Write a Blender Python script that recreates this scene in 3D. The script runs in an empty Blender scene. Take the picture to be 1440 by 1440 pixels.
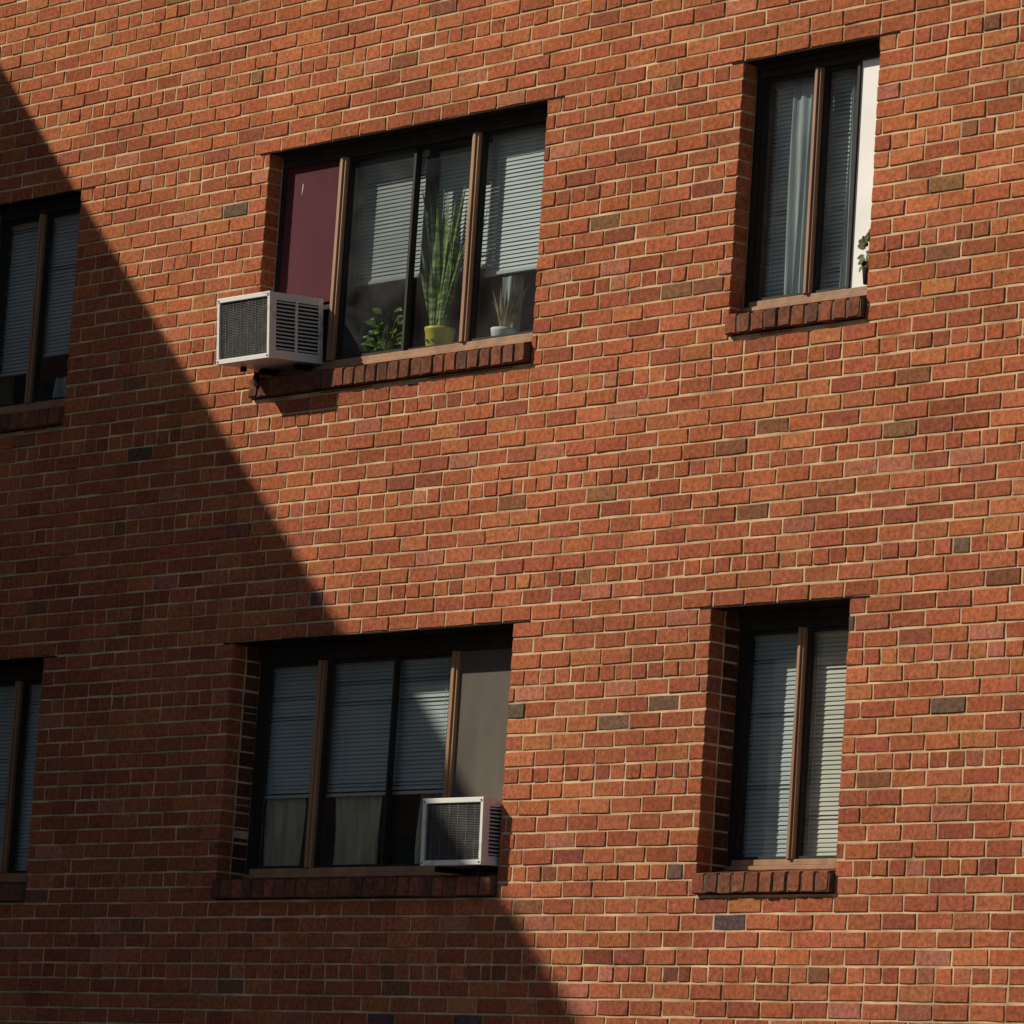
import bpy, math, random
import numpy as np
from mathutils import Matrix, Vector
R=random.Random(7)
scene=bpy.context.scene; COL=scene.collection
# ------------------------------------------------------------------ helpers
def mat(name,col=(.5,.5,.5),rough=.6,metal=0,spec=.5):
    m=bpy.data.materials.new(name); m.use_nodes=True
    b=m.node_tree.nodes['Principled BSDF']
    b.inputs['Base Color'].default_value=(*col,1); b.inputs['Roughness'].default_value=rough
    b.inputs['Metallic'].default_value=metal; b.inputs['Specular IOR Level'].default_value=spec
    return m
def noisy(name,c1,c2,scale=8,rough=.7,bump=.0,bscale=60,detail=3,spec=.4,stretch=None,lo=.35,hi=.68,dist=.003):
    m=mat(name,c1,rough,0,spec); nt=m.node_tree; N=nt.nodes; L=nt.links; b=N['Principled BSDF']
    tc=N.new('ShaderNodeTexCoord'); mp=N.new('ShaderNodeMapping')
    if stretch: mp.inputs['Scale'].default_value=stretch
    L.new(tc.outputs['Object'],mp.inputs['Vector'])
    n=N.new('ShaderNodeTexNoise'); n.inputs['Scale'].default_value=scale; n.inputs['Detail'].default_value=detail
    L.new(mp.outputs[0],n.inputs['Vector'])
    r=N.new('ShaderNodeValToRGB'); r.color_ramp.elements[0].position=lo; r.color_ramp.elements[1].position=hi
    r.color_ramp.elements[0].color=(*c1,1); r.color_ramp.elements[1].color=(*c2,1)
    L.new(n.outputs['Fac'],r.inputs[0]); L.new(r.outputs[0],b.inputs['Base Color'])
    if bump:
        n2=N.new('ShaderNodeTexNoise'); n2.inputs['Scale'].default_value=bscale; n2.inputs['Detail'].default_value=2
        L.new(mp.outputs[0],n2.inputs['Vector'])
        bp=N.new('ShaderNodeBump'); bp.inputs['Strength'].default_value=bump; bp.inputs['Distance'].default_value=dist
        L.new(n2.outputs['Fac'],bp.inputs['Height']); L.new(bp.outputs[0],b.inputs['Normal'])
    return m
def empty(name,loc=(0,0,0)):
    e=bpy.data.objects.new(name,None); COL.objects.link(e); e.location=loc; e.empty_display_size=.2; return e
def meshobj(name,V,F,m,parent=None,smooth=False):
    me=bpy.data.meshes.new(name); me.from_pydata([tuple(v) for v in V],[],F); me.update()
    if m is not None: me.materials.append(m)
    if smooth: me.polygons.foreach_set('use_smooth',[True]*len(me.polygons))
    o=bpy.data.objects.new(name,me); COL.objects.link(o)
    if parent is not None: o.parent=parent; o.matrix_parent_inverse=Matrix.Translation(-Vector(parent.location))
    return o
class MB:
    def __init__(s): s.V=[];s.F=[]
    def add(s,V,F):
        n=len(s.V); s.V+=[tuple(v) for v in V]; s.F+=[tuple(i+n for i in f) for f in F]
    def box(s,x0,x1,y0,y1,z0,z1,bev=0):
        if bev<=0:
            s.add([(x0,y0,z0),(x1,y0,z0),(x1,y1,z0),(x0,y1,z0),(x0,y0,z1),(x1,y0,z1),(x1,y1,z1),(x0,y1,z1)],
              [(0,3,2,1),(4,5,6,7),(0,1,5,4),(1,2,6,5),(2,3,7,6),(3,0,4,7)])
        else:
            b=bev
            s.add([(x0+b,y0,z0+b),(x1-b,y0,z0+b),(x1-b,y0,z1-b),(x0+b,y0,z1-b),
                   (x0,y0+b,z0),(x1,y0+b,z0),(x1,y0+b,z1),(x0,y0+b,z1),
                   (x0,y1,z0),(x1,y1,z0),(x1,y1,z1),(x0,y1,z1)],
              [(0,1,2,3),(0,4,5,1),(1,5,6,2),(2,6,7,3),(3,7,4,0),(4,8,9,5),(5,9,10,6),(6,10,11,7),(7,11,8,4),(8,11,10,9)])
    def obj(s,name,m,parent=None,smooth=False): return meshobj(name,s.V,s.F,m,parent,smooth)
# ------------------------------------------------------------------ materials
def brick_material():
    m=mat('brick',(.3,.1,.05),.92,0,.12); nt=m.node_tree; N=nt.nodes; L=nt.links; b=N['Principled BSDF']
    at=N.new('ShaderNodeAttribute'); at.attribute_name='tint'
    tc=N.new('ShaderNodeTexCoord')
    n=N.new('ShaderNodeTexNoise'); n.inputs['Scale'].default_value=38; n.inputs['Detail'].default_value=4; n.inputs['Roughness'].default_value=.78
    L.new(tc.outputs['Object'],n.inputs['Vector'])
    mr=N.new('ShaderNodeMapRange'); mr.inputs[1].default_value=.3; mr.inputs[2].default_value=.7; mr.inputs[3].default_value=.46; mr.inputs[4].default_value=1.4
    L.new(n.outputs['Fac'],mr.inputs[0])
    n3=N.new('ShaderNodeTexNoise'); n3.inputs['Scale'].default_value=.9; n3.inputs['Detail'].default_value=3
    L.new(tc.outputs['Object'],n3.inputs['Vector'])
    mr3=N.new('ShaderNodeMapRange'); mr3.inputs[1].default_value=.3; mr3.inputs[2].default_value=.7; mr3.inputs[3].default_value=.80; mr3.inputs[4].default_value=1.13
    L.new(n3.outputs['Fac'],mr3.inputs[0])
    mu=N.new('ShaderNodeMath'); mu.operation='MULTIPLY'; L.new(mr.outputs[0],mu.inputs[0]); L.new(mr3.outputs[0],mu.inputs[1])
    vm=N.new('ShaderNodeVectorMath'); vm.operation='SCALE'; L.new(at.outputs['Color'],vm.inputs[0]); L.new(mu.outputs[0],vm.inputs['Scale'])
    n2=N.new('ShaderNodeTexNoise'); n2.inputs['Scale'].default_value=17; n2.inputs['Detail'].default_value=4; n2.inputs['Roughness'].default_value=.75
    L.new(tc.outputs['Object'],n2.inputs['Vector'])
    mr2=N.new('ShaderNodeMapRange'); mr2.inputs[1].default_value=.56; mr2.inputs[2].default_value=.8; mr2.inputs[3].default_value=0; mr2.inputs[4].default_value=.5
    L.new(n2.outputs['Fac'],mr2.inputs[0])
    mx=N.new('ShaderNodeMix'); mx.data_type='RGBA'; L.new(mr2.outputs[0],mx.inputs['Factor']); L.new(vm.outputs[0],mx.inputs[6]); mx.inputs[7].default_value=(.35,.20,.115,1)
    L.new(mx.outputs[2],b.inputs['Base Color'])
    bp=N.new('ShaderNodeBump'); bp.inputs['Strength'].default_value=.9; bp.inputs['Distance'].default_value=.004
    L.new(n.outputs['Fac'],bp.inputs['Height']); L.new(bp.outputs[0],b.inputs['Normal'])
    return m
M_brick=brick_material()
M_mortar=noisy('mortar',(.30,.195,.11),(.70,.52,.32),scale=5,rough=.95,bump=.5,bscale=120,spec=.1,lo=.3,hi=.68,detail=5)
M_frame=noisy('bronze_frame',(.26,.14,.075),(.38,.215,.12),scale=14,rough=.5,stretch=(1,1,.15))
M_frame_shade=noisy('bronze_frame_shade_tint',(.020,.015,.012),(.035,.026,.02),scale=14,rough=.7,stretch=(1,1,.15),spec=.2)  # darkened frame copy for head and left jamb, shade painted into the colour
M_sash=mat('dark_sash',(.022,.018,.015),.6,0,.25)
M_steel=noisy('lintel_steel',(.014,.010,.009),(.03,.020,.015),scale=20,rough=.9,spec=.1)
M_white=noisy('white_enamel',(.42,.33,.24),(.76,.75,.72),scale=11,rough=.45,lo=.27,hi=.42,detail=5)
M_dark=mat('coil_dark',(.03,.03,.031),.7)
M_grille=noisy('condenser_grille',(.07,.068,.065),(.14,.135,.125),scale=25,rough=.6)
M_burg=noisy('burgundy_board',(.066,.016,.025),(.090,.023,.034),scale=3,rough=.75,stretch=(1,1,.5),spec=.12)
M_graypan=noisy('gray_board',(.092,.080,.070),(.135,.117,.10),scale=2.5,rough=.85,stretch=(2,1,.5),spec=.1)
M_blind=noisy('blind_slats',(.47,.53,.53),(.58,.63,.63),scale=3,rough=.5)
M_blindw=noisy('blind_slats_ivory',(.66,.61,.50),(.78,.73,.62),scale=3,rough=.5)
M_curt=noisy('curtain_cloth',(.50,.41,.28),(.68,.58,.43),scale=7,rough=.9,stretch=(3,3,.6))
M_curtb=noisy('curtain_cloth_bluegray',(.34,.39,.40),(.46,.51,.52),scale=7,rough=.9,stretch=(3,3,.6))
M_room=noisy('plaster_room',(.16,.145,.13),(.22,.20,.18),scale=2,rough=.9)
M_whitebd=noisy('white_board',(.78,.78,.76),(.86,.86,.84),scale=4,rough=.6)
def glass(name,tint=.72,refl=1.6,dust=.10):
    m=bpy.data.materials.new(name); m.use_nodes=True; nt=m.node_tree; N=nt.nodes; L=nt.links; N.clear()
    o=N.new('ShaderNodeOutputMaterial'); t=N.new('ShaderNodeBsdfTransparent'); t.inputs[0].default_value=(tint*.94,tint,tint*1.0,1)
    g=N.new('ShaderNodeBsdfGlossy'); g.inputs['Roughness'].default_value=.02; g.inputs[0].default_value=(1,1,1,1)
    d=N.new('ShaderNodeBsdfDiffuse'); d.inputs[0].default_value=(.35,.36,.36,1)
    ge=N.new('ShaderNodeNewGeometry'); dt=N.new('ShaderNodeVectorMath'); dt.operation='DOT_PRODUCT'; L.new(ge.outputs['True Normal'],dt.inputs[0]); L.new(ge.outputs['Incoming'],dt.inputs[1])
    def M(op,a,b=None):
        q=N.new('ShaderNodeMath'); q.operation=op
        for i,v in ((0,a),(1,b)):
            if v is None: continue
            if isinstance(v,(int,float)): q.inputs[i].default_value=v
            else: L.new(v,q.inputs[i])
        return q.outputs[0]
    c=M('ABSOLUTE',dt.outputs['Value']); f=M('POWER',M('SUBTRACT',1.0,c),5.0); mu=M('MINIMUM',M('MULTIPLY',M('ADD',M('MULTIPLY',f,.96),.04),refl),1.0)
    tc=N.new('ShaderNodeTexCoord'); n=N.new('ShaderNodeTexNoise'); n.inputs['Scale'].default_value=4; n.inputs['Detail'].default_value=4; L.new(tc.outputs['Object'],n.inputs['Vector'])
    mr=N.new('ShaderNodeMapRange'); mr.inputs[1].default_value=.35; mr.inputs[2].default_value=.75; mr.inputs[3].default_value=.015; mr.inputs[4].default_value=dust; L.new(n.outputs['Fac'],mr.inputs[0])
    m0=N.new('ShaderNodeMixShader'); L.new(mr.outputs[0],m0.inputs[0]); L.new(t.outputs[0],m0.inputs[1]); L.new(d.outputs[0],m0.inputs[2])
    m1=N.new('ShaderNodeMixShader'); L.new(mu,m1.inputs[0]); L.new(m0.outputs[0],m1.inputs[1]); L.new(g.outputs[0],m1.inputs[2])
    L.new(m1.outputs[0],o.inputs[0]); return m
M_glass=glass('window_glass',.80,1.6,.08); M_glassd=glass('screened_glass',.60,1.5,.13)
# ------------------------------------------------------------------ layout (metres; z=0 is the head of the third-floor windows)
GROUND=-7.24; CH=.0809; PB=.215; JT=.0074; MY=.0052
COLS=[(-.889,0.0,'single'),(1.657,3.835,'triple'),(5.217,6.106,'single')]
ROWS=[(2.67,1.316,.10),(0,-1.354,.10),(-2.67,-4.033,.20),(-5.34,-6.70,.20)]
OPEN=[(x0,x1,zb,zt,dp,k) for (x0,x1,k) in COLS for (zt,zb,dp) in ROWS]
WX0,WX1,WZ0,WZ1=-4.0,9.6,GROUND,4.06
bld=empty('brick_building',(0,0,GROUND))
# ------------------------------------------------------------------ bricks
PAL=[((.415,.126,.052),30),((.385,.114,.048),26),((.435,.140,.057),18),((.35,.100,.045),12),((.425,.150,.058),8),((.315,.096,.046),7),
     ((.24,.095,.046),1.4),((.26,.125,.054),.6),((.10,.062,.056),.16),((.12,.085,.05),.12),((.44,.160,.088),4)]
pc=[p for p,_ in PAL]; pw=[w for _,w in PAL]
class Bricks:
    def __init__(s): s.V=[];s.F=[];s.C=[]
    def brick(s,x0,x1,z0,z1,yf=0,yb=.092,col=None,ch=.0036):
        j=lambda a:R.uniform(-a,a)
        n=len(s.V); w=x1-x0; h=z1-z0; ch=min(ch,w*.25)
        y=yf+R.uniform(-.0022,.0022); tx=j(.0014); tz=j(.0014); e=min(1,w*12)
        spec=[(0,0,-1,-1),(.5+j(.22),0,0,-1),(1,0,1,-1),(1,.5+j(.12),1,0),(1,1,1,1),(.5+j(.22),1,0,1),(0,1,-1,1),(0,.5+j(.12),-1,0)]
        o=[];i=[]
        for u,v,sx,sz in spec:
            oa=x0+u*w-sx*R.uniform(0,.0028)*e; ob=z0+v*h-sz*R.uniform(0,.0032)
            o.append((oa,y+ch+.001,ob)); c2=ch*R.uniform(.4,1.3)
            i.append((oa-sx*c2,y+tx*(u-.5)*2+tz*(v-.5)*2,ob-sz*c2))
        s.V+=i+o+[(a,yb,b) for a,_,b in o]
        s.F.append(tuple(n+k for k in range(8)))
        for k in range(8):
            l=(k+1)%8
            s.F.append((n+k,n+8+k,n+8+l,n+l)); s.F.append((n+8+k,n+16+k,n+16+l,n+8+l))
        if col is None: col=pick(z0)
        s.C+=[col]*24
def pick(z):
    c=R.choices(pc,pw)[0]
    if z<-2.4 and R.random()<.015: c=R.choice([(.17,.10,.06),(.20,.11,.06),(.13,.075,.065)])
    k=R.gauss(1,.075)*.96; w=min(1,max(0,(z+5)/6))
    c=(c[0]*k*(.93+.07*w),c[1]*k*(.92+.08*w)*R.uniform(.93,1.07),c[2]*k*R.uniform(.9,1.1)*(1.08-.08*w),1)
    return c
def subtract(r,o):
    x0,x1,z0,z1=r; a0,a1,b0,b1=o
    if x1<=a0 or x0>=a1 or z1<=b0 or z0>=b1: return [r]
    out=[]
    if x0<a0: out.append((x0,a0,z0,z1))
    if x1>a1: out.append((a1,x1,z0,z1))
    m0,m1=max(x0,a0),min(x1,a1)
    if z0<b0-.018: out.append((m0,m1,z0,b0-.006))
    if z1>b1+.018: out.append((m0,m1,b1+.006,z1))
    return out
EDG=[e for c in COLS for e in c[:2]]
B=Bricks()
k0=int(math.floor(WZ0/CH)); k1=int(math.floor(WZ1/CH))
for k in range(k0,k1):
    z=k*CH; hdr=((k+55)%6==0)
    p=PB/2 if hdr else PB
    x=WX0-PB+ (.25*PB if hdr else (0 if k%2 else .5*PB)) + R.uniform(-.014,.014)
    while x<WX1:
        w=p*R.uniform(.975,1.025)
        for e in EDG:   # masons cut so that no sliver is left at an opening
            if 0<abs(x+w-e)<.035: w=e-x
        a,b=max(x,WX0)+JT/2,min(x+w,WX1)-JT/2
        zj=R.uniform(-.0014,.0014)
        if b-a>.02:
            rs=[(a,b,z+JT/2+zj,z+CH-JT/2+zj)]
            for o in OPEN: rs=[q for r in rs for q in subtract(r,o[:4])]
            for q in rs:
                q=list(q)
                for o in OPEN:
                    if q[2]<o[3] and q[3]>o[2]:
                        if 0<o[0]-q[1]<.02: q[1]=o[0]
                        if 0<q[0]-o[1]<.02: q[0]=o[1]
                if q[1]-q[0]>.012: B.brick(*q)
        x+=w
JAMB_SHADE=[(.10,.042,.028),(.13,.05,.03),(.08,.036,.026),(.16,.06,.035)]  # inner jamb bricks tinted darker: reveal shade put into their colour
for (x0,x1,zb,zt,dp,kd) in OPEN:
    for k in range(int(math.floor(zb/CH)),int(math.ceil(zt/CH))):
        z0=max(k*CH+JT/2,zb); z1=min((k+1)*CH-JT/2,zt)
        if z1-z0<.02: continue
        B.brick(x0-.1,x0-R.uniform(0,.002),z0,z1,yf=.102,yb=.199,ch=.003,col=(*R.choice(JAMB_SHADE),1)); B.brick(x1+R.uniform(0,.002),x1+.1,z0,z1,yf=.102,yb=.199,ch=.003,col=(*R.choice(JAMB_SHADE),1))
def brick_object(B,name,parent):
    o=meshobj(name,B.V,B.F,M_brick,parent)
    a=o.data.color_attributes.new('tint','FLOAT_COLOR','POINT'); arr=np.array([c if len(c)==4 else (*c,1) for c in B.C],dtype=np.float32).ravel()
    a.data.foreach_set('color',arr); return o
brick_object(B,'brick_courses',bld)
xs=sorted({WX0,WX1}|{v for o in OPEN for v in (o[0]-.004,o[1]+.004)}); zs=sorted({WZ0,WZ1}|{v for o in OPEN for v in (o[2]-.004,o[3]+.004)})
mb=MB()
for i in range(len(xs)-1):
    for j in range(len(zs)-1):
        cx=(xs[i]+xs[i+1])/2; cz=(zs[j]+zs[j+1])/2
        if any(o[0]<cx<o[1] and o[2]<cz<o[3] for o in OPEN): continue
        mb.box(xs[i],xs[i+1],MY,.30,zs[j],zs[j+1])
mb.obj('mortar_body',M_mortar,bld)
SB=Bricks(); sm=MB(); lt=MB()
for (x0,x1,zb,zt,dp,kd) in OPEN:
    n=round((x1-x0)/.087); p=(x1-x0)/n
    for i in range(n):
        a=x0+i*p+.005; b=x0+(i+1)*p-.005; zr=R.uniform(-.003,.003); yf=-.036+R.uniform(-.003,.003); h=.098
        s0=len(SB.V); c=R.choice([(.17,.065,.037),(.22,.075,.042),(.13,.055,.037),(.19,.075,.045),(.27,.085,.048)])
        SB.brick(a,b,zb+zr,zb+h+zr,yf=yf,yb=dp+.02,col=(*c,1),ch=.006)
        for q in range(s0+16,s0+24):
            v=SB.V[q]; SB.V[q]=(v[0],v[1],v[2]+(.035 if v[2]>zb+h/2 else 0))
    sm.add([(x0+.004,-.028,zb+.004),(x1-.004,-.028,zb+.004),(x1-.004,-.028,zb+.088),(x0+.004,-.028,zb+.088),
            (x0+.004,dp+.02,zb+.004),(x1-.004,dp+.02,zb+.004),(x1-.004,dp+.02,zb+.124),(x0+.004,dp+.02,zb+.124)],
           [(0,1,2,3),(3,2,6,7),(4,7,6,5),(0,4,5,1),(0,3,7,4),(1,5,6,2)])
    lt.box(x0-.08,x1+.12,-.001,.25,zt-.004,zt+.0035)
brick_object(SB,'sill_bricks',bld); sm.obj('sill_mortar',noisy('sill_mortar',(.08,.05,.035),(.17,.115,.07),scale=9,rough=.95),bld); lt.obj('steel_lintels',M_steel,bld)
# ------------------------------------------------------------------ windows
def slats(mb,x0,x1,zt,zb,y,tilt=1.2,pitch=.0215):
    z=zt-.03; mb.box(x0,x1,y-.014,y+.014,zt-.03,zt)
    c=.0125
    while z>zb+.02:
        t=tilt+R.uniform(-.06,.06); e=R.uniform(-.0014,.0014)
        if R.random()<.04: t-=.4
        dy=c*math.cos(t); dz=c*math.sin(t)
        mb.add([(x0,y-dy,z-dz),(x1,y-dy,z-dz+e),(x1,y-.002,z+e),(x0,y-.002,z),(x1,y+dy,z+dz+e),(x0,y+dy,z+dz)],[(0,1,2,3),(3,2,4,5)]); z-=pitch
    mb.box(x0,x1,y-.012,y+.012,zb,zb+.016)
    for f in (.12,.88):
        xx=x0+(x1-x0)*f; mb.box(xx-.0015,xx+.0015,y-.0155,y-.0135,zb,zt)
def curtain(mb,x0,x1,zt,zb,y,folds=7,amp=.018):
    n=folds*8; V=[];rows=10
    ph=R.uniform(0,6)
    for r in range(rows+1):
        t=r/rows; z=zt+(zb-zt)*t
        for i in range(n+1):
            u=i/n; xx=x0+(x1-x0)*u+ .01*math.sin(t*3+u*9+ph)
            V.append((xx,y+amp*(.6+.5*t)*math.sin(u*folds*2*math.pi+ph+.6*math.sin(3*t+u*5)),z))
    F=[(r*(n+1)+i,r*(n+1)+i+1,(r+1)*(n+1)+i+1,(r+1)*(n+1)+i) for r in range(rows) for i in range(n)]
    mb.add(V,F)
W={k:MB() for k in 'fr fd sa gl gd bl bw cu cb rm bd gp wh isl'.split()}
def post(x,w,y,zb,zt):
    W['fr'].box(x-w/2,x+w/2,y-.012,y+.06,zb,zt,.003); W['fr'].box(x-w*.2,x+w*.2,y-.022,y-.013,zb,zt,.002)
def pane(x0,x1,y,zb,zt,scr=False,s=.016):
    m=W['sa']; m.box(x0,x0+s,y+.012,y+.045,zb,zt); m.box(x1-s,x1,y+.012,y+.045,zb,zt)
    m.box(x0+s,x1-s,y+.013,y+.044,zt-s,zt); m.box(x0+s,x1-s,y+.013,y+.044,zb,zb+s)
    W['gd' if scr else 'gl'].add([(x0+s,y+.028,zb+s),(x1-s,y+.028,zb+s),(x1-s,y+.028,zt-s),(x0+s,y+.028,zt-s)],[(0,1,2,3)])
def frame(x0,x1,zb,zt,dp):
    f=W['fr']; d=W['fd']; y=dp; b=zb+.128; hd=.070 if dp<.15 else .09
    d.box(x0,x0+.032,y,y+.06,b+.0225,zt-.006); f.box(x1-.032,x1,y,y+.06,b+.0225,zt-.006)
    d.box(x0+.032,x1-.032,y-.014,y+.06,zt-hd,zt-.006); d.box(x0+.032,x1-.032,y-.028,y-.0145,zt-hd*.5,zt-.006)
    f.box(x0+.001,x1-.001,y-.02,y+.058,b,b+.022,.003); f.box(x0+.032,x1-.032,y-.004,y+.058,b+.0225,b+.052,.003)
    W['isl'].box(x0,x1,y+.075,y+.32,b-.02,b+.01)
    X0,X1,Z0,Z1=x0-.45,x1+.45,zb-.75,zt+.2; Y0,Y1=.302,2.8
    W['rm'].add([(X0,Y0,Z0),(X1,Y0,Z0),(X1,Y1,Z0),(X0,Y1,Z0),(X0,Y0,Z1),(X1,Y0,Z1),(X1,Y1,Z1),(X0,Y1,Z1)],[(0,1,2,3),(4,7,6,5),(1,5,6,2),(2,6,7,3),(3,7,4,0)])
    return b+.052,zt-hd
for (x0,x1,zb,zt,dp,kd) in OPEN:
    b,t=frame(x0,x1,zb,zt,dp); y=dp
    a,c=x0+.032,x1-.032
    if kd=='single':
        xm=x0+.415
        post(xm,.044,y,b,t)
        pane(a,xm-.022,y,b,t); 
        if zt==0 and x0>5:
            pane(xm+.022,5.885,y,b,t)
            slats(W['bl'],a,xm,t,b,y+.10); slats(W['bl'],xm,5.87,t,b,y+.10)
            curtain(W['cb'],a+.16,xm-.02,t,b,y+.075,4,.012); curtain(W['cb'],xm+.14,5.86,t,b,y+.075,4,.012)
            W['sa'].box(5.886,5.902,y-.006,y+.05,b,t); W['wh'].box(5.903,c,y+.006,y+.03,b,t)
        else:
            pane(xm+.022,c,y,b,t)
            slats(W['bl'],a,xm-.01,t,b+(.20 if zt==0 else 0),y+.075)
            if zt==-2.67 and x0>5: slats(W['bw'],xm,c,t,b+.0,y+.075)
            else: slats(W['bl'],xm,c,t,b+(.28 if zt==0 else 0),y+.075)
            if zt==0 and x0<0:
                curtain(W['cb'],xm+.08,c-.05,b+.16,b-.01,y+.13,4,.03)
    else:
        p1=x0+.51; p2=x0+1.555
        post(p1,.054,y,b,t); post(p2,.054,y,b,t); q=x0+1.06
        if zt==0:
            W['bd'].box(a,p1-.027,y+.008,y+.03,b+.33,t)
            W['sa'].box(a,p1-.027,y+.02,y+.04,b,b+.33)
            pane(p1+.027,q+.015,y,b,t,True,.018); pane(q-.015,p2-.027,y+.018,b,t,False,.018); pane(p2+.027,c,y,b,t)
            slats(W['bl'],p1,q-.02,t,zb+.60,y+.12); slats(W['bl'],q,p2-.02,t,zb+.62,y+.20)
            slats(W['bl'],p2+.02,c,t,zb+.54,y+.10)
            curtain(W['cb'],3.64,3.80,zb+.56,b,y+.13,3,.01); curtain(W['cb'],3.25,3.40,zb+.56,b,y+.22,3,.01)
        elif zt==-2.67:
            W['gp'].box(p2+.027,c,y+.008,y+.03,b+.30,t)
            W['sa'].box(p2+.027,c,y+.02,y+.04,b,b+.30)
            pane(a,p1-.027,y,b,t); pane(p1+.027,q+.02,y,b,t); pane(q-.02,p2-.027,y+.02,b,t)
            slats(W['bl'],a,p1-.01,t,zb+.56,y+.075); slats(W['bl'],p1+.01,p2-.02,t,zb+.56,y+.085)
            curtain(W['cu'],a,a+.30,zb+.57,b-.01,y+.10,5,.014); curtain(W['cu'],p1+.06,p1+.42,zb+.57,b-.01,y+.11,5,.014); curtain(W['cu'],q+.12,p2-.1,zb+.57,b-.01,y+.14,4,.014)
        else:
            pane(a,p1-.027,y,b,t); pane(p1+.027,q+.02,y,b,t); pane(q-.02,p2-.027,y+.02,b,t); pane(p2+.027,c,y,b,t)
            slats(W['bl'],a,c,t,b+.2,y+.11)
for key,nm,m in (('fr','window_frames',M_frame),('fd','window_head_and_jamb_frames',M_frame_shade),('sa','window_sashes',M_sash),('gl','window_panes',M_glass),('gd','screened_panes',M_glassd),('bl','window_blinds',M_blind),
    ('bw','ivory_blinds',M_blindw),('cu','cream_curtains',M_curt),('cb','bluegray_curtains',M_curtb),('rm','room_interiors',M_room),('bd','burgundy_infill_board',M_burg),
    ('gp','gray_infill_board',M_graypan),('wh','white_infill_board',M_whitebd),('isl','inner_window_sills',M_whitebd)):
    W[key].obj(nm,m,bld)
sc=MB(); sc.add([(1.820,.1065,-.235),(1.826,.1065,-.168),(1.8295,.1065,-.172),(1.828,.1065,-.20)],[(0,3,2,1)]); sc.obj('board_scratch',M_blindw,bld)
# ------------------------------------------------------------------ side wing, roof
wz=.757+1.02*(4-.79)
def simple_brick():
    m=noisy('brick_plain',(.30,.085,.04),(.38,.11,.05),scale=3,rough=.9); nt=m.node_tree; N=nt.nodes; L=nt.links
    tc=N['Texture Coordinate']; sp=N.new('ShaderNodeSeparateXYZ'); L.new(tc.outputs['Object'],sp.inputs[0])
    ad=N.new('ShaderNodeMath'); ad.operation='ADD'; L.new(sp.outputs[0],ad.inputs[0]); L.new(sp.outputs[1],ad.inputs[1])
    cb=N.new('ShaderNodeCombineXYZ'); L.new(ad.outputs[0],cb.inputs[0]); L.new(sp.outputs[2],cb.inputs[1])
    br=N.new('ShaderNodeTexBrick'); br.inputs['Scale'].default_value=1; br.inputs['Brick Width'].default_value=.215; br.inputs['Row Height'].default_value=CH; br.inputs['Mortar Size'].default_value=.004
    br.inputs['Color1'].default_value=(.40,.115,.05,1); br.inputs['Color2'].default_value=(.30,.085,.04,1); br.inputs['Mortar'].default_value=(.5,.36,.22,1)
    L.new(cb.outputs[0],br.inputs['Vector']); L.new(br.outputs['Color'],N['Principled BSDF'].inputs['Base Color']); return m
M_plain=simple_brick()
wg=MB(); wg.box(-11,-4.002,-14,.30,GROUND,wz-.06); wg.obj('side_wing_walls',M_plain,bld)
cp=MB(); cp.box(-11.03,-3.99,-14.03,.33,wz-.058,wz); cp.box(-3.985,WX1+.05,-.03,.36,WZ1+.003,WZ1+.08); cp.obj('parapet_coping',M_steel,bld)
rt=MB(); rt.box(-11,WX1,3.0,12,GROUND,WZ1-.3); rt.box(WX1-.25,WX1-.002,.302,2.99,GROUND,WZ1-.3); rt.box(-4,WX1-.26,.302,2.99,WZ1-.5,WZ1-.35); rt.obj('rear_walls_and_roof',M_plain,bld)
ww=MB(); wf=MB()
for zt in (2.4,-.27,-2.94,-5.6):
    for yy in (-2.5,-5.5,-8.5,-11.5):
        ww.box(-3.999,-3.99,yy-.6,yy+.6,zt-1.3,zt); wf.box(-3.998,-3.96,yy-.66,yy-.6,zt-1.36,zt+.06); wf.box(-3.998,-3.96,yy+.6,yy+.66,zt-1.36,zt+.06)
        wf.box(-3.998,-3.961,yy-.6,yy+.6,zt,zt+.06); wf.box(-3.998,-3.961,yy-.6,yy+.6,zt-1.36,zt-1.3); wf.box(-3.998,-3.965,yy-.02,yy+.02,zt-1.3,zt)
ww.obj('side_wing_glass',mat('dark_glass',(.02,.025,.03),.08),bld); wf.obj('side_wing_window_frames',M_frame,bld)
# ------------------------------------------------------------------ ground
g=MB(); g.add([(-600,-600,GROUND),(600,-600,GROUND),(600,600,GROUND),(-600,600,GROUND)],[(0,1,2,3)])
g.obj('ground',noisy('asphalt',(.045,.045,.045),(.07,.068,.065),scale=4,rough=.95,bump=.4,bscale=200))
s=MB(); s.box(-3.9,40,-3.2,-.05,GROUND+.004,GROUND+.13); s.obj('sidewalk',noisy('concrete',(.26,.25,.23),(.36,.35,.32),scale=2,rough=.9))
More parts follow.
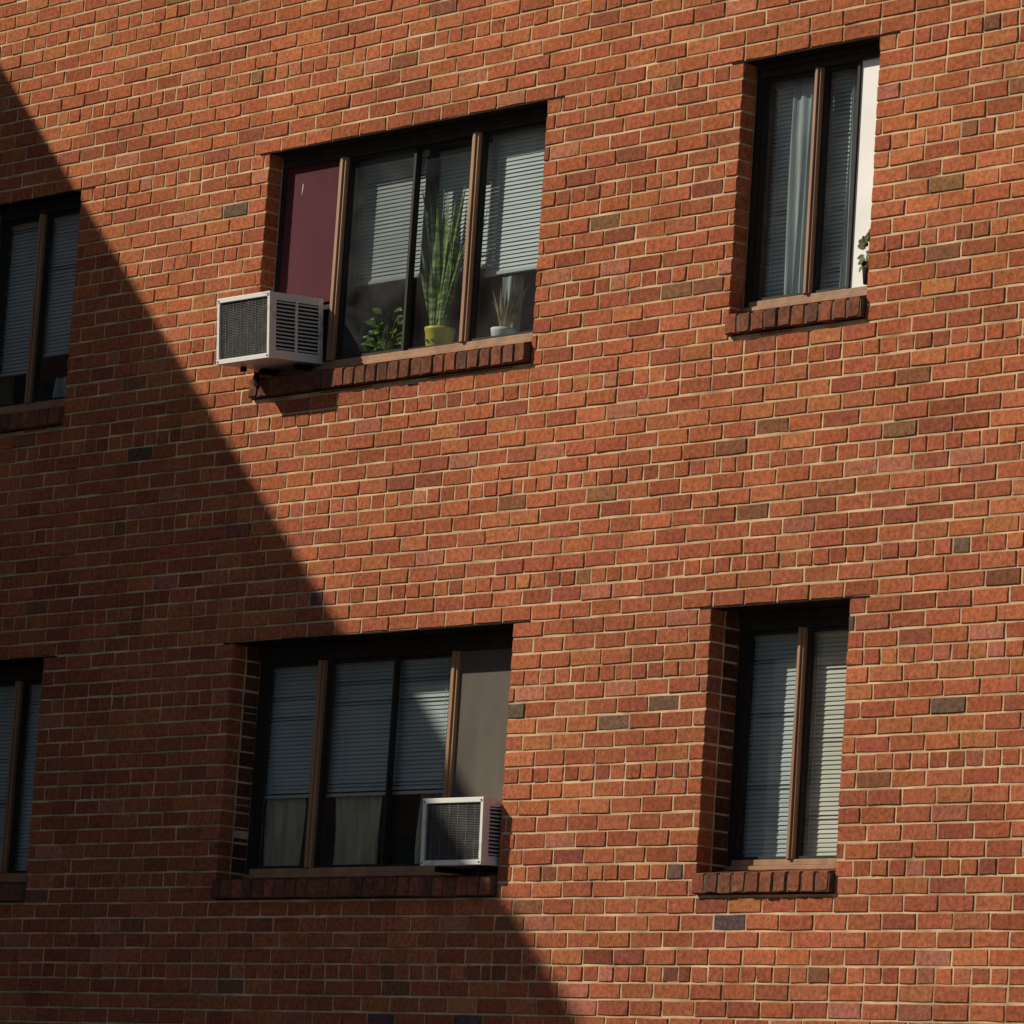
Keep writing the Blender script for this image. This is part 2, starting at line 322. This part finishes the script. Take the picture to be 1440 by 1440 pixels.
# ------------------------------------------------------------------ air conditioners
def aircon(x0,x1,yo,yi,z0,z1,tilt):
    e=empty('air_conditioner',((x0+x1)/2,yi,z0))
    piv=Vector(((x0+x1)/2,yi,z0)); Rm=Matrix.Rotation(tilt,4,'X')
    def fin(mb,name,m):
        V=[tuple(piv+Rm@(Vector(v)-piv)) for v in mb.V]; return meshobj(name,V,mb.F,m,e)
    c=MB()
    c.box(x0,x1,yo+.012,yi,z1-.006,z1); c.box(x0,x1,yo+.012,yi,z0,z0+.006); c.box(x0,x0+.006,yo+.012,yi,z0+.006,z1-.006)
    r=.024
    c.box(x0-.004,x1+.004,yo-.004,yo+.018,z1-r,z1+.003,.003); c.box(x0-.004,x1+.004,yo-.004,yo+.018,z0-.003,z0+r,.003)
    c.box(x0-.004,x0+r*.8,yo-.003,yo+.018,z0+r,z1-r,.003); c.box(x1-r*.8,x1+.004,yo-.003,yo+.018,z0+r,z1-r,.003)
    D=yi-yo; s0=x1-.006
    c.box(s0,x1,yo+.018,yo+.045,z0+.006,z1-.006); c.box(s0,x1,yi-.03,yi,z0+.006,z1-.006)
    c.box(s0,x1,yo+.045,yi-.03,z1-.04,z1-.006); c.box(s0,x1,yo+.045,yi-.03,z0+.006,z0+.045)
    ym=yo+.045+(D-.075)*.48; c.box(s0,x1,ym-.008,ym+.008,z0+.045,z1-.04)
    n=13
    for (a,b) in ((yo+.045,ym-.008),(ym+.008,yi-.03)):
        for i in range(n):
            z=z0+.045+(z1-z0-.085)*(i+.5)/n; h=(z1-z0-.085)/n*.2
            c.add([(x1-.012,a,z+h),(x1-.012,b,z+h),(x1+.001,b,z-h),(x1+.001,a,z-h),(x1-.012,a,z+h+.003),(x1-.012,b,z+h+.003),(x1+.001,b,z-h+.003),(x1+.001,a,z-h+.003)],
                  [(0,1,2,3),(4,7,6,5),(3,2,6,7),(0,4,5,1)])
    fin(c,'casing',M_white)
    d=MB(); d.box(x0+.007,x1-.03,yo+.03,yi-.01,z0+.008,z1-.008); fin(d,'coil_core',M_dark)
    gr=MB(); nn=34
    for i in range(nn):
        z=z0+r+(z1-z0-2*r)*(i+.5)/nn; gr.box(x0+.019,x1-.019,yo+.008,yo+.012,z-.0016,z+.0016)
    for i in range(1,7):
        xx=x0+(x1-x0)*i/7; gr.box(xx-.002,xx+.002,yo+.006,yo+.0078,z0+r,z1-r)
    fin(gr,'condenser_grille',M_grille)
    k=MB()
    for xx in (x0+.012,x1-.012):
        for zz in (z0+.012,z1-.012): k.box(xx-.004,xx+.004,yo-.007,yo-.0042,zz-.004,zz+.004)
    fin(k,'screws',M_dark)
    br=MB(); br.box(x0+.05,x0+.08,-.02 if yo<-.2 else yo+.05,yi,z0-.03,z0-.004); br.box(x1-.09,x1-.06,-.02 if yo<-.2 else yo+.05,yi,z0-.03,z0-.004)
    if yo<-.2:
        br.box(x0+.05,x0+.08,yo+.12,yo+.14,z0-.03,z0-.004)
        br.box(x0+.05,x0+.08,-.055,-.04,z0-.10,z0-.028)
    fin(br,'support_bracket',M_steel)
    return e
aircon(1.675,2.105,-.27,.10,-1.185,-.835,.075)
aircon(3.375,3.818,-.095,.20,-3.875,-3.545,.03)
# ------------------------------------------------------------------ plants
def lathe(prof,cx,cy,n=24):
    V=[];F=[]
    for (r,z) in prof:
        for i in range(n):
            a=2*math.pi*i/n; V.append((cx+r*math.cos(a),cy+r*math.sin(a),z))
    for k in range(len(prof)-1):
        for i in range(n): F.append((k*n+i,k*n+(i+1)%n,(k+1)*n+(i+1)%n,(k+1)*n+i))
    return V,F
def blade(mb,base,az,lean,h,w,curve=.1,twist=0,seg=9,cup=.25,sq=.5,face=None):
    for_a=az+math.pi/2 if face is None else face
    V=[]
    for k in range(seg+1):
        t=k/seg; out=lean*t*h+curve*h*t*t
        p=Vector((base[0]+math.cos(az)*out,base[1]+math.sin(az)*out*sq,base[2]+h*t*(1-.15*abs(lean))))
        ww=w*(.55+.9*t*(1-t)*2)*(1 if t<.6 else max(.03,(1-t)/.4)**.8)
        a=for_a+twist*t; d=Vector((math.cos(a),math.sin(a),0)); nrm=Vector((math.cos(a+math.pi/2),math.sin(a+math.pi/2),0))*ww*cup
        V+= [p-d*ww/2+nrm,p,p+d*ww/2+nrm]
    F=[]
    for k in range(seg):
        for j in (0,1): F.append((3*k+j,3*k+j+1,3*k+j+4,3*k+j+3))
    mb.add(V,F)
M_snake=noisy('snake_leaf',(.055,.12,.035),(.30,.40,.12),scale=24,rough=.4,stretch=(.6,.6,1.8),lo=.42,hi=.58)
M_leaf=noisy('leafy_green',(.08,.20,.03),(.19,.34,.05),scale=20,rough=.45)
M_yel=noisy('yellow_glaze',(.66,.58,.03),(.76,.70,.08),scale=6,rough=.3)
M_soil=mat('soil',(.03,.02,.015),.95)
ZS=-1.354+.128+.012
SX,SY=2.872,.235
sp=empty('snake_plant',(SX,SY,ZS))
V,F=lathe([(.0,ZS),(.056,ZS),(.064,ZS+.02),(.078,ZS+.15),(.082,ZS+.155),(.082,ZS+.17),(.074,ZS+.17),(.07,ZS+.14),(0,ZS+.14)],SX,SY); meshobj('pot',V,F,M_yel,sp,True)
mb=MB(); mb.box(SX-.02,SX-.005,SY-.082,SY-.074,ZS+.09,ZS+.10); mb.box(SX+.02,SX+.035,SY-.079,SY-.070,ZS+.09,ZS+.10); mb.obj('pot_print',M_dark,sp)
mb=MB()
for i in range(40):
    a=R.choice([R.uniform(-.9,.9),math.pi+R.uniform(-.9,.9)]); rr=R.uniform(0,.055); h=R.choice([R.uniform(.32,.6),R.uniform(.5,.90)])
    blade(mb,(SX+rr*math.cos(a),SY-.02+R.uniform(-.035,.03),ZS+.13),a,R.uniform(.0,.15)*(1 if h>.6 else 2.1),h,R.uniform(.032,.046),R.uniform(-.03,.13),R.uniform(-.8,.8),9,.22,.12,R.uniform(-.7,.5))
mb.obj('sword_leaves',M_snake,sp)
hp=empty('leafy_houseplant',(2.44,.2,ZS))
V,F=lathe([(0,ZS),(.04,ZS),(.052,ZS+.08),(.046,ZS+.08),(.044,ZS+.07),(0,ZS+.07)],2.44,.2); meshobj('pot',V,F,M_soil,hp,True)
def leaf(mb,p,d,up,l,w):
    d=d.normalized(); s=d.cross(up).normalized(); n=s.cross(d)
    pts=[(0,0,0),(.2,.42,.05),(.55,.5,.06),(.85,.22,.02),(1,0,-.08),(.85,-.22,.02),(.55,-.5,.06),(.2,-.42,.05),(.5,0,-.02)]
    V=[p+d*(a*l)+s*(b*w)+n*(c*l) for a,b,c in pts]
    mb.add(V,[(0,8,1),(1,8,2),(2,8,3),(3,8,4),(4,8,5),(5,8,6),(6,8,7),(7,8,0)])
def leafy(cx,cy,z,hh,rad,n,parent,name='leaves'):
    mb=MB()
    for i in range(n):
        a=R.uniform(0,6.283); r=R.uniform(.1,1)**.6*rad; zz=z+R.uniform(0,1)*hh*(1-.5*r/rad)
        p=Vector((cx+r*math.cos(a),cy+r*math.sin(a)*.35,zz)); d=Vector((math.cos(a),math.sin(a)*.4,R.uniform(-.5,.7)))
        l=R.uniform(.04,.065); leaf(mb,p,d,Vector((R.uniform(-.3,.3),-1,1)),l,l*.75)
        b=Vector((cx,cy,z-.02)); s=Vector((.0015,0,.0)); mb.add([b-s,b+s,p+s,p-s],[(0,1,2,3)])
    mb.obj(name,M_leaf,parent)
leafy(2.48,.205,ZS+.09,.27,.14,52,hp)
pp=empty('spiky_potted_plant',(3.38,.22,ZS))
V,F=lathe([(0,ZS),(.05,ZS),(.066,ZS+.10),(.068,ZS+.115),(.06,ZS+.115),(.058,ZS+.1),(0,ZS+.1)],3.38,.22); meshobj('pot',V,F,M_whitebd,pp,True)
mb=MB()
for i in range(24):
    a=R.uniform(0,6.283); blade(mb,(3.38+.02*math.cos(a),.22+.02*math.sin(a),ZS+.1),a,R.uniform(.05,.6),R.uniform(.16,.28),.018,R.uniform(0,.15),0,6,.25,.4)
mb.obj('spiky_leaves',noisy('dry_leaf',(.22,.16,.07),(.44,.34,.17),scale=20),pp)
# small plant standing on the outer frame ledge of the narrow window
rp=empty('leafy_houseplant',(6.035,.085,-1.17))
V,F=lathe([(0,-1.173),(.018,-1.173),(.026,-1.10),(.028,-1.095),(.022,-1.095),(0,-1.10)],6.035,.078); meshobj('pot',V,F,M_soil,rp,True)
mb=MB()
for i in range(34):
    a=R.uniform(0,6.283); r=R.uniform(0,1)**.5
    leaf(mb,Vector((6.03+.035*r*math.cos(a),.078+R.uniform(-.015,.015),-1.02+.075*r*math.sin(a))),Vector((math.cos(a),-.2,math.sin(a))),Vector((R.uniform(-.3,.3),-1,.3)),R.uniform(.03,.05),.028)
mb.obj('leaves',noisy('olive_leaf',(.07,.09,.03),(.16,.15,.06),scale=20),rp)
# ------------------------------------------------------------------ light
sd=Vector((-.95,-1,.97)).normalized()
sun=bpy.data.lights.new('sun','SUN'); sun.energy=4.4; sun.angle=math.radians(.5); sun.color=(1,.90,.74)
so=bpy.data.objects.new('sun',sun); COL.objects.link(so); so.rotation_euler=sd.to_track_quat('Z','Y').to_euler(); so.location=(-10,-12,12)
w=bpy.data.worlds.new('World'); scene.world=w; w.use_nodes=True; nt=w.node_tree; bg=nt.nodes['Background']
sky=nt.nodes.new('ShaderNodeTexSky'); sky.sky_type='NISHITA'; sky.sun_disc=False
sky.sun_elevation=math.asin(sd.z); sky.sun_rotation=math.atan2(sd.x,sd.y)
nt.links.new(sky.outputs[0],bg.inputs[0]); bg.inputs[1].default_value=.05
# ------------------------------------------------------------------ camera
ya,pi_,ro=.8281,.1534,.0657
fw=Vector((-math.sin(ya)*math.cos(pi_),math.cos(ya)*math.cos(pi_),math.sin(pi_))); rr=Vector((math.cos(ya),math.sin(ya),0)); up=rr.cross(fw)
r2=rr*math.cos(ro)+up*math.sin(ro); u2=-rr*math.sin(ro)+up*math.cos(ro)
cd=bpy.data.cameras.new('camera'); cam=bpy.data.objects.new('camera',cd); COL.objects.link(cam); scene.camera=cam
mw=Matrix((r2,u2,-fw)).transposed().to_4x4(); mw.translation=Vector((20.581,-15.431,-5.638)); cam.matrix_world=mw
cd.sensor_width=36; cd.lens=6500/1440*36; cd.clip_end=3000; cd.clip_start=.1
scene.view_settings.view_transform='Standard'; scene.view_settings.look='None'; scene.view_settings.exposure=0
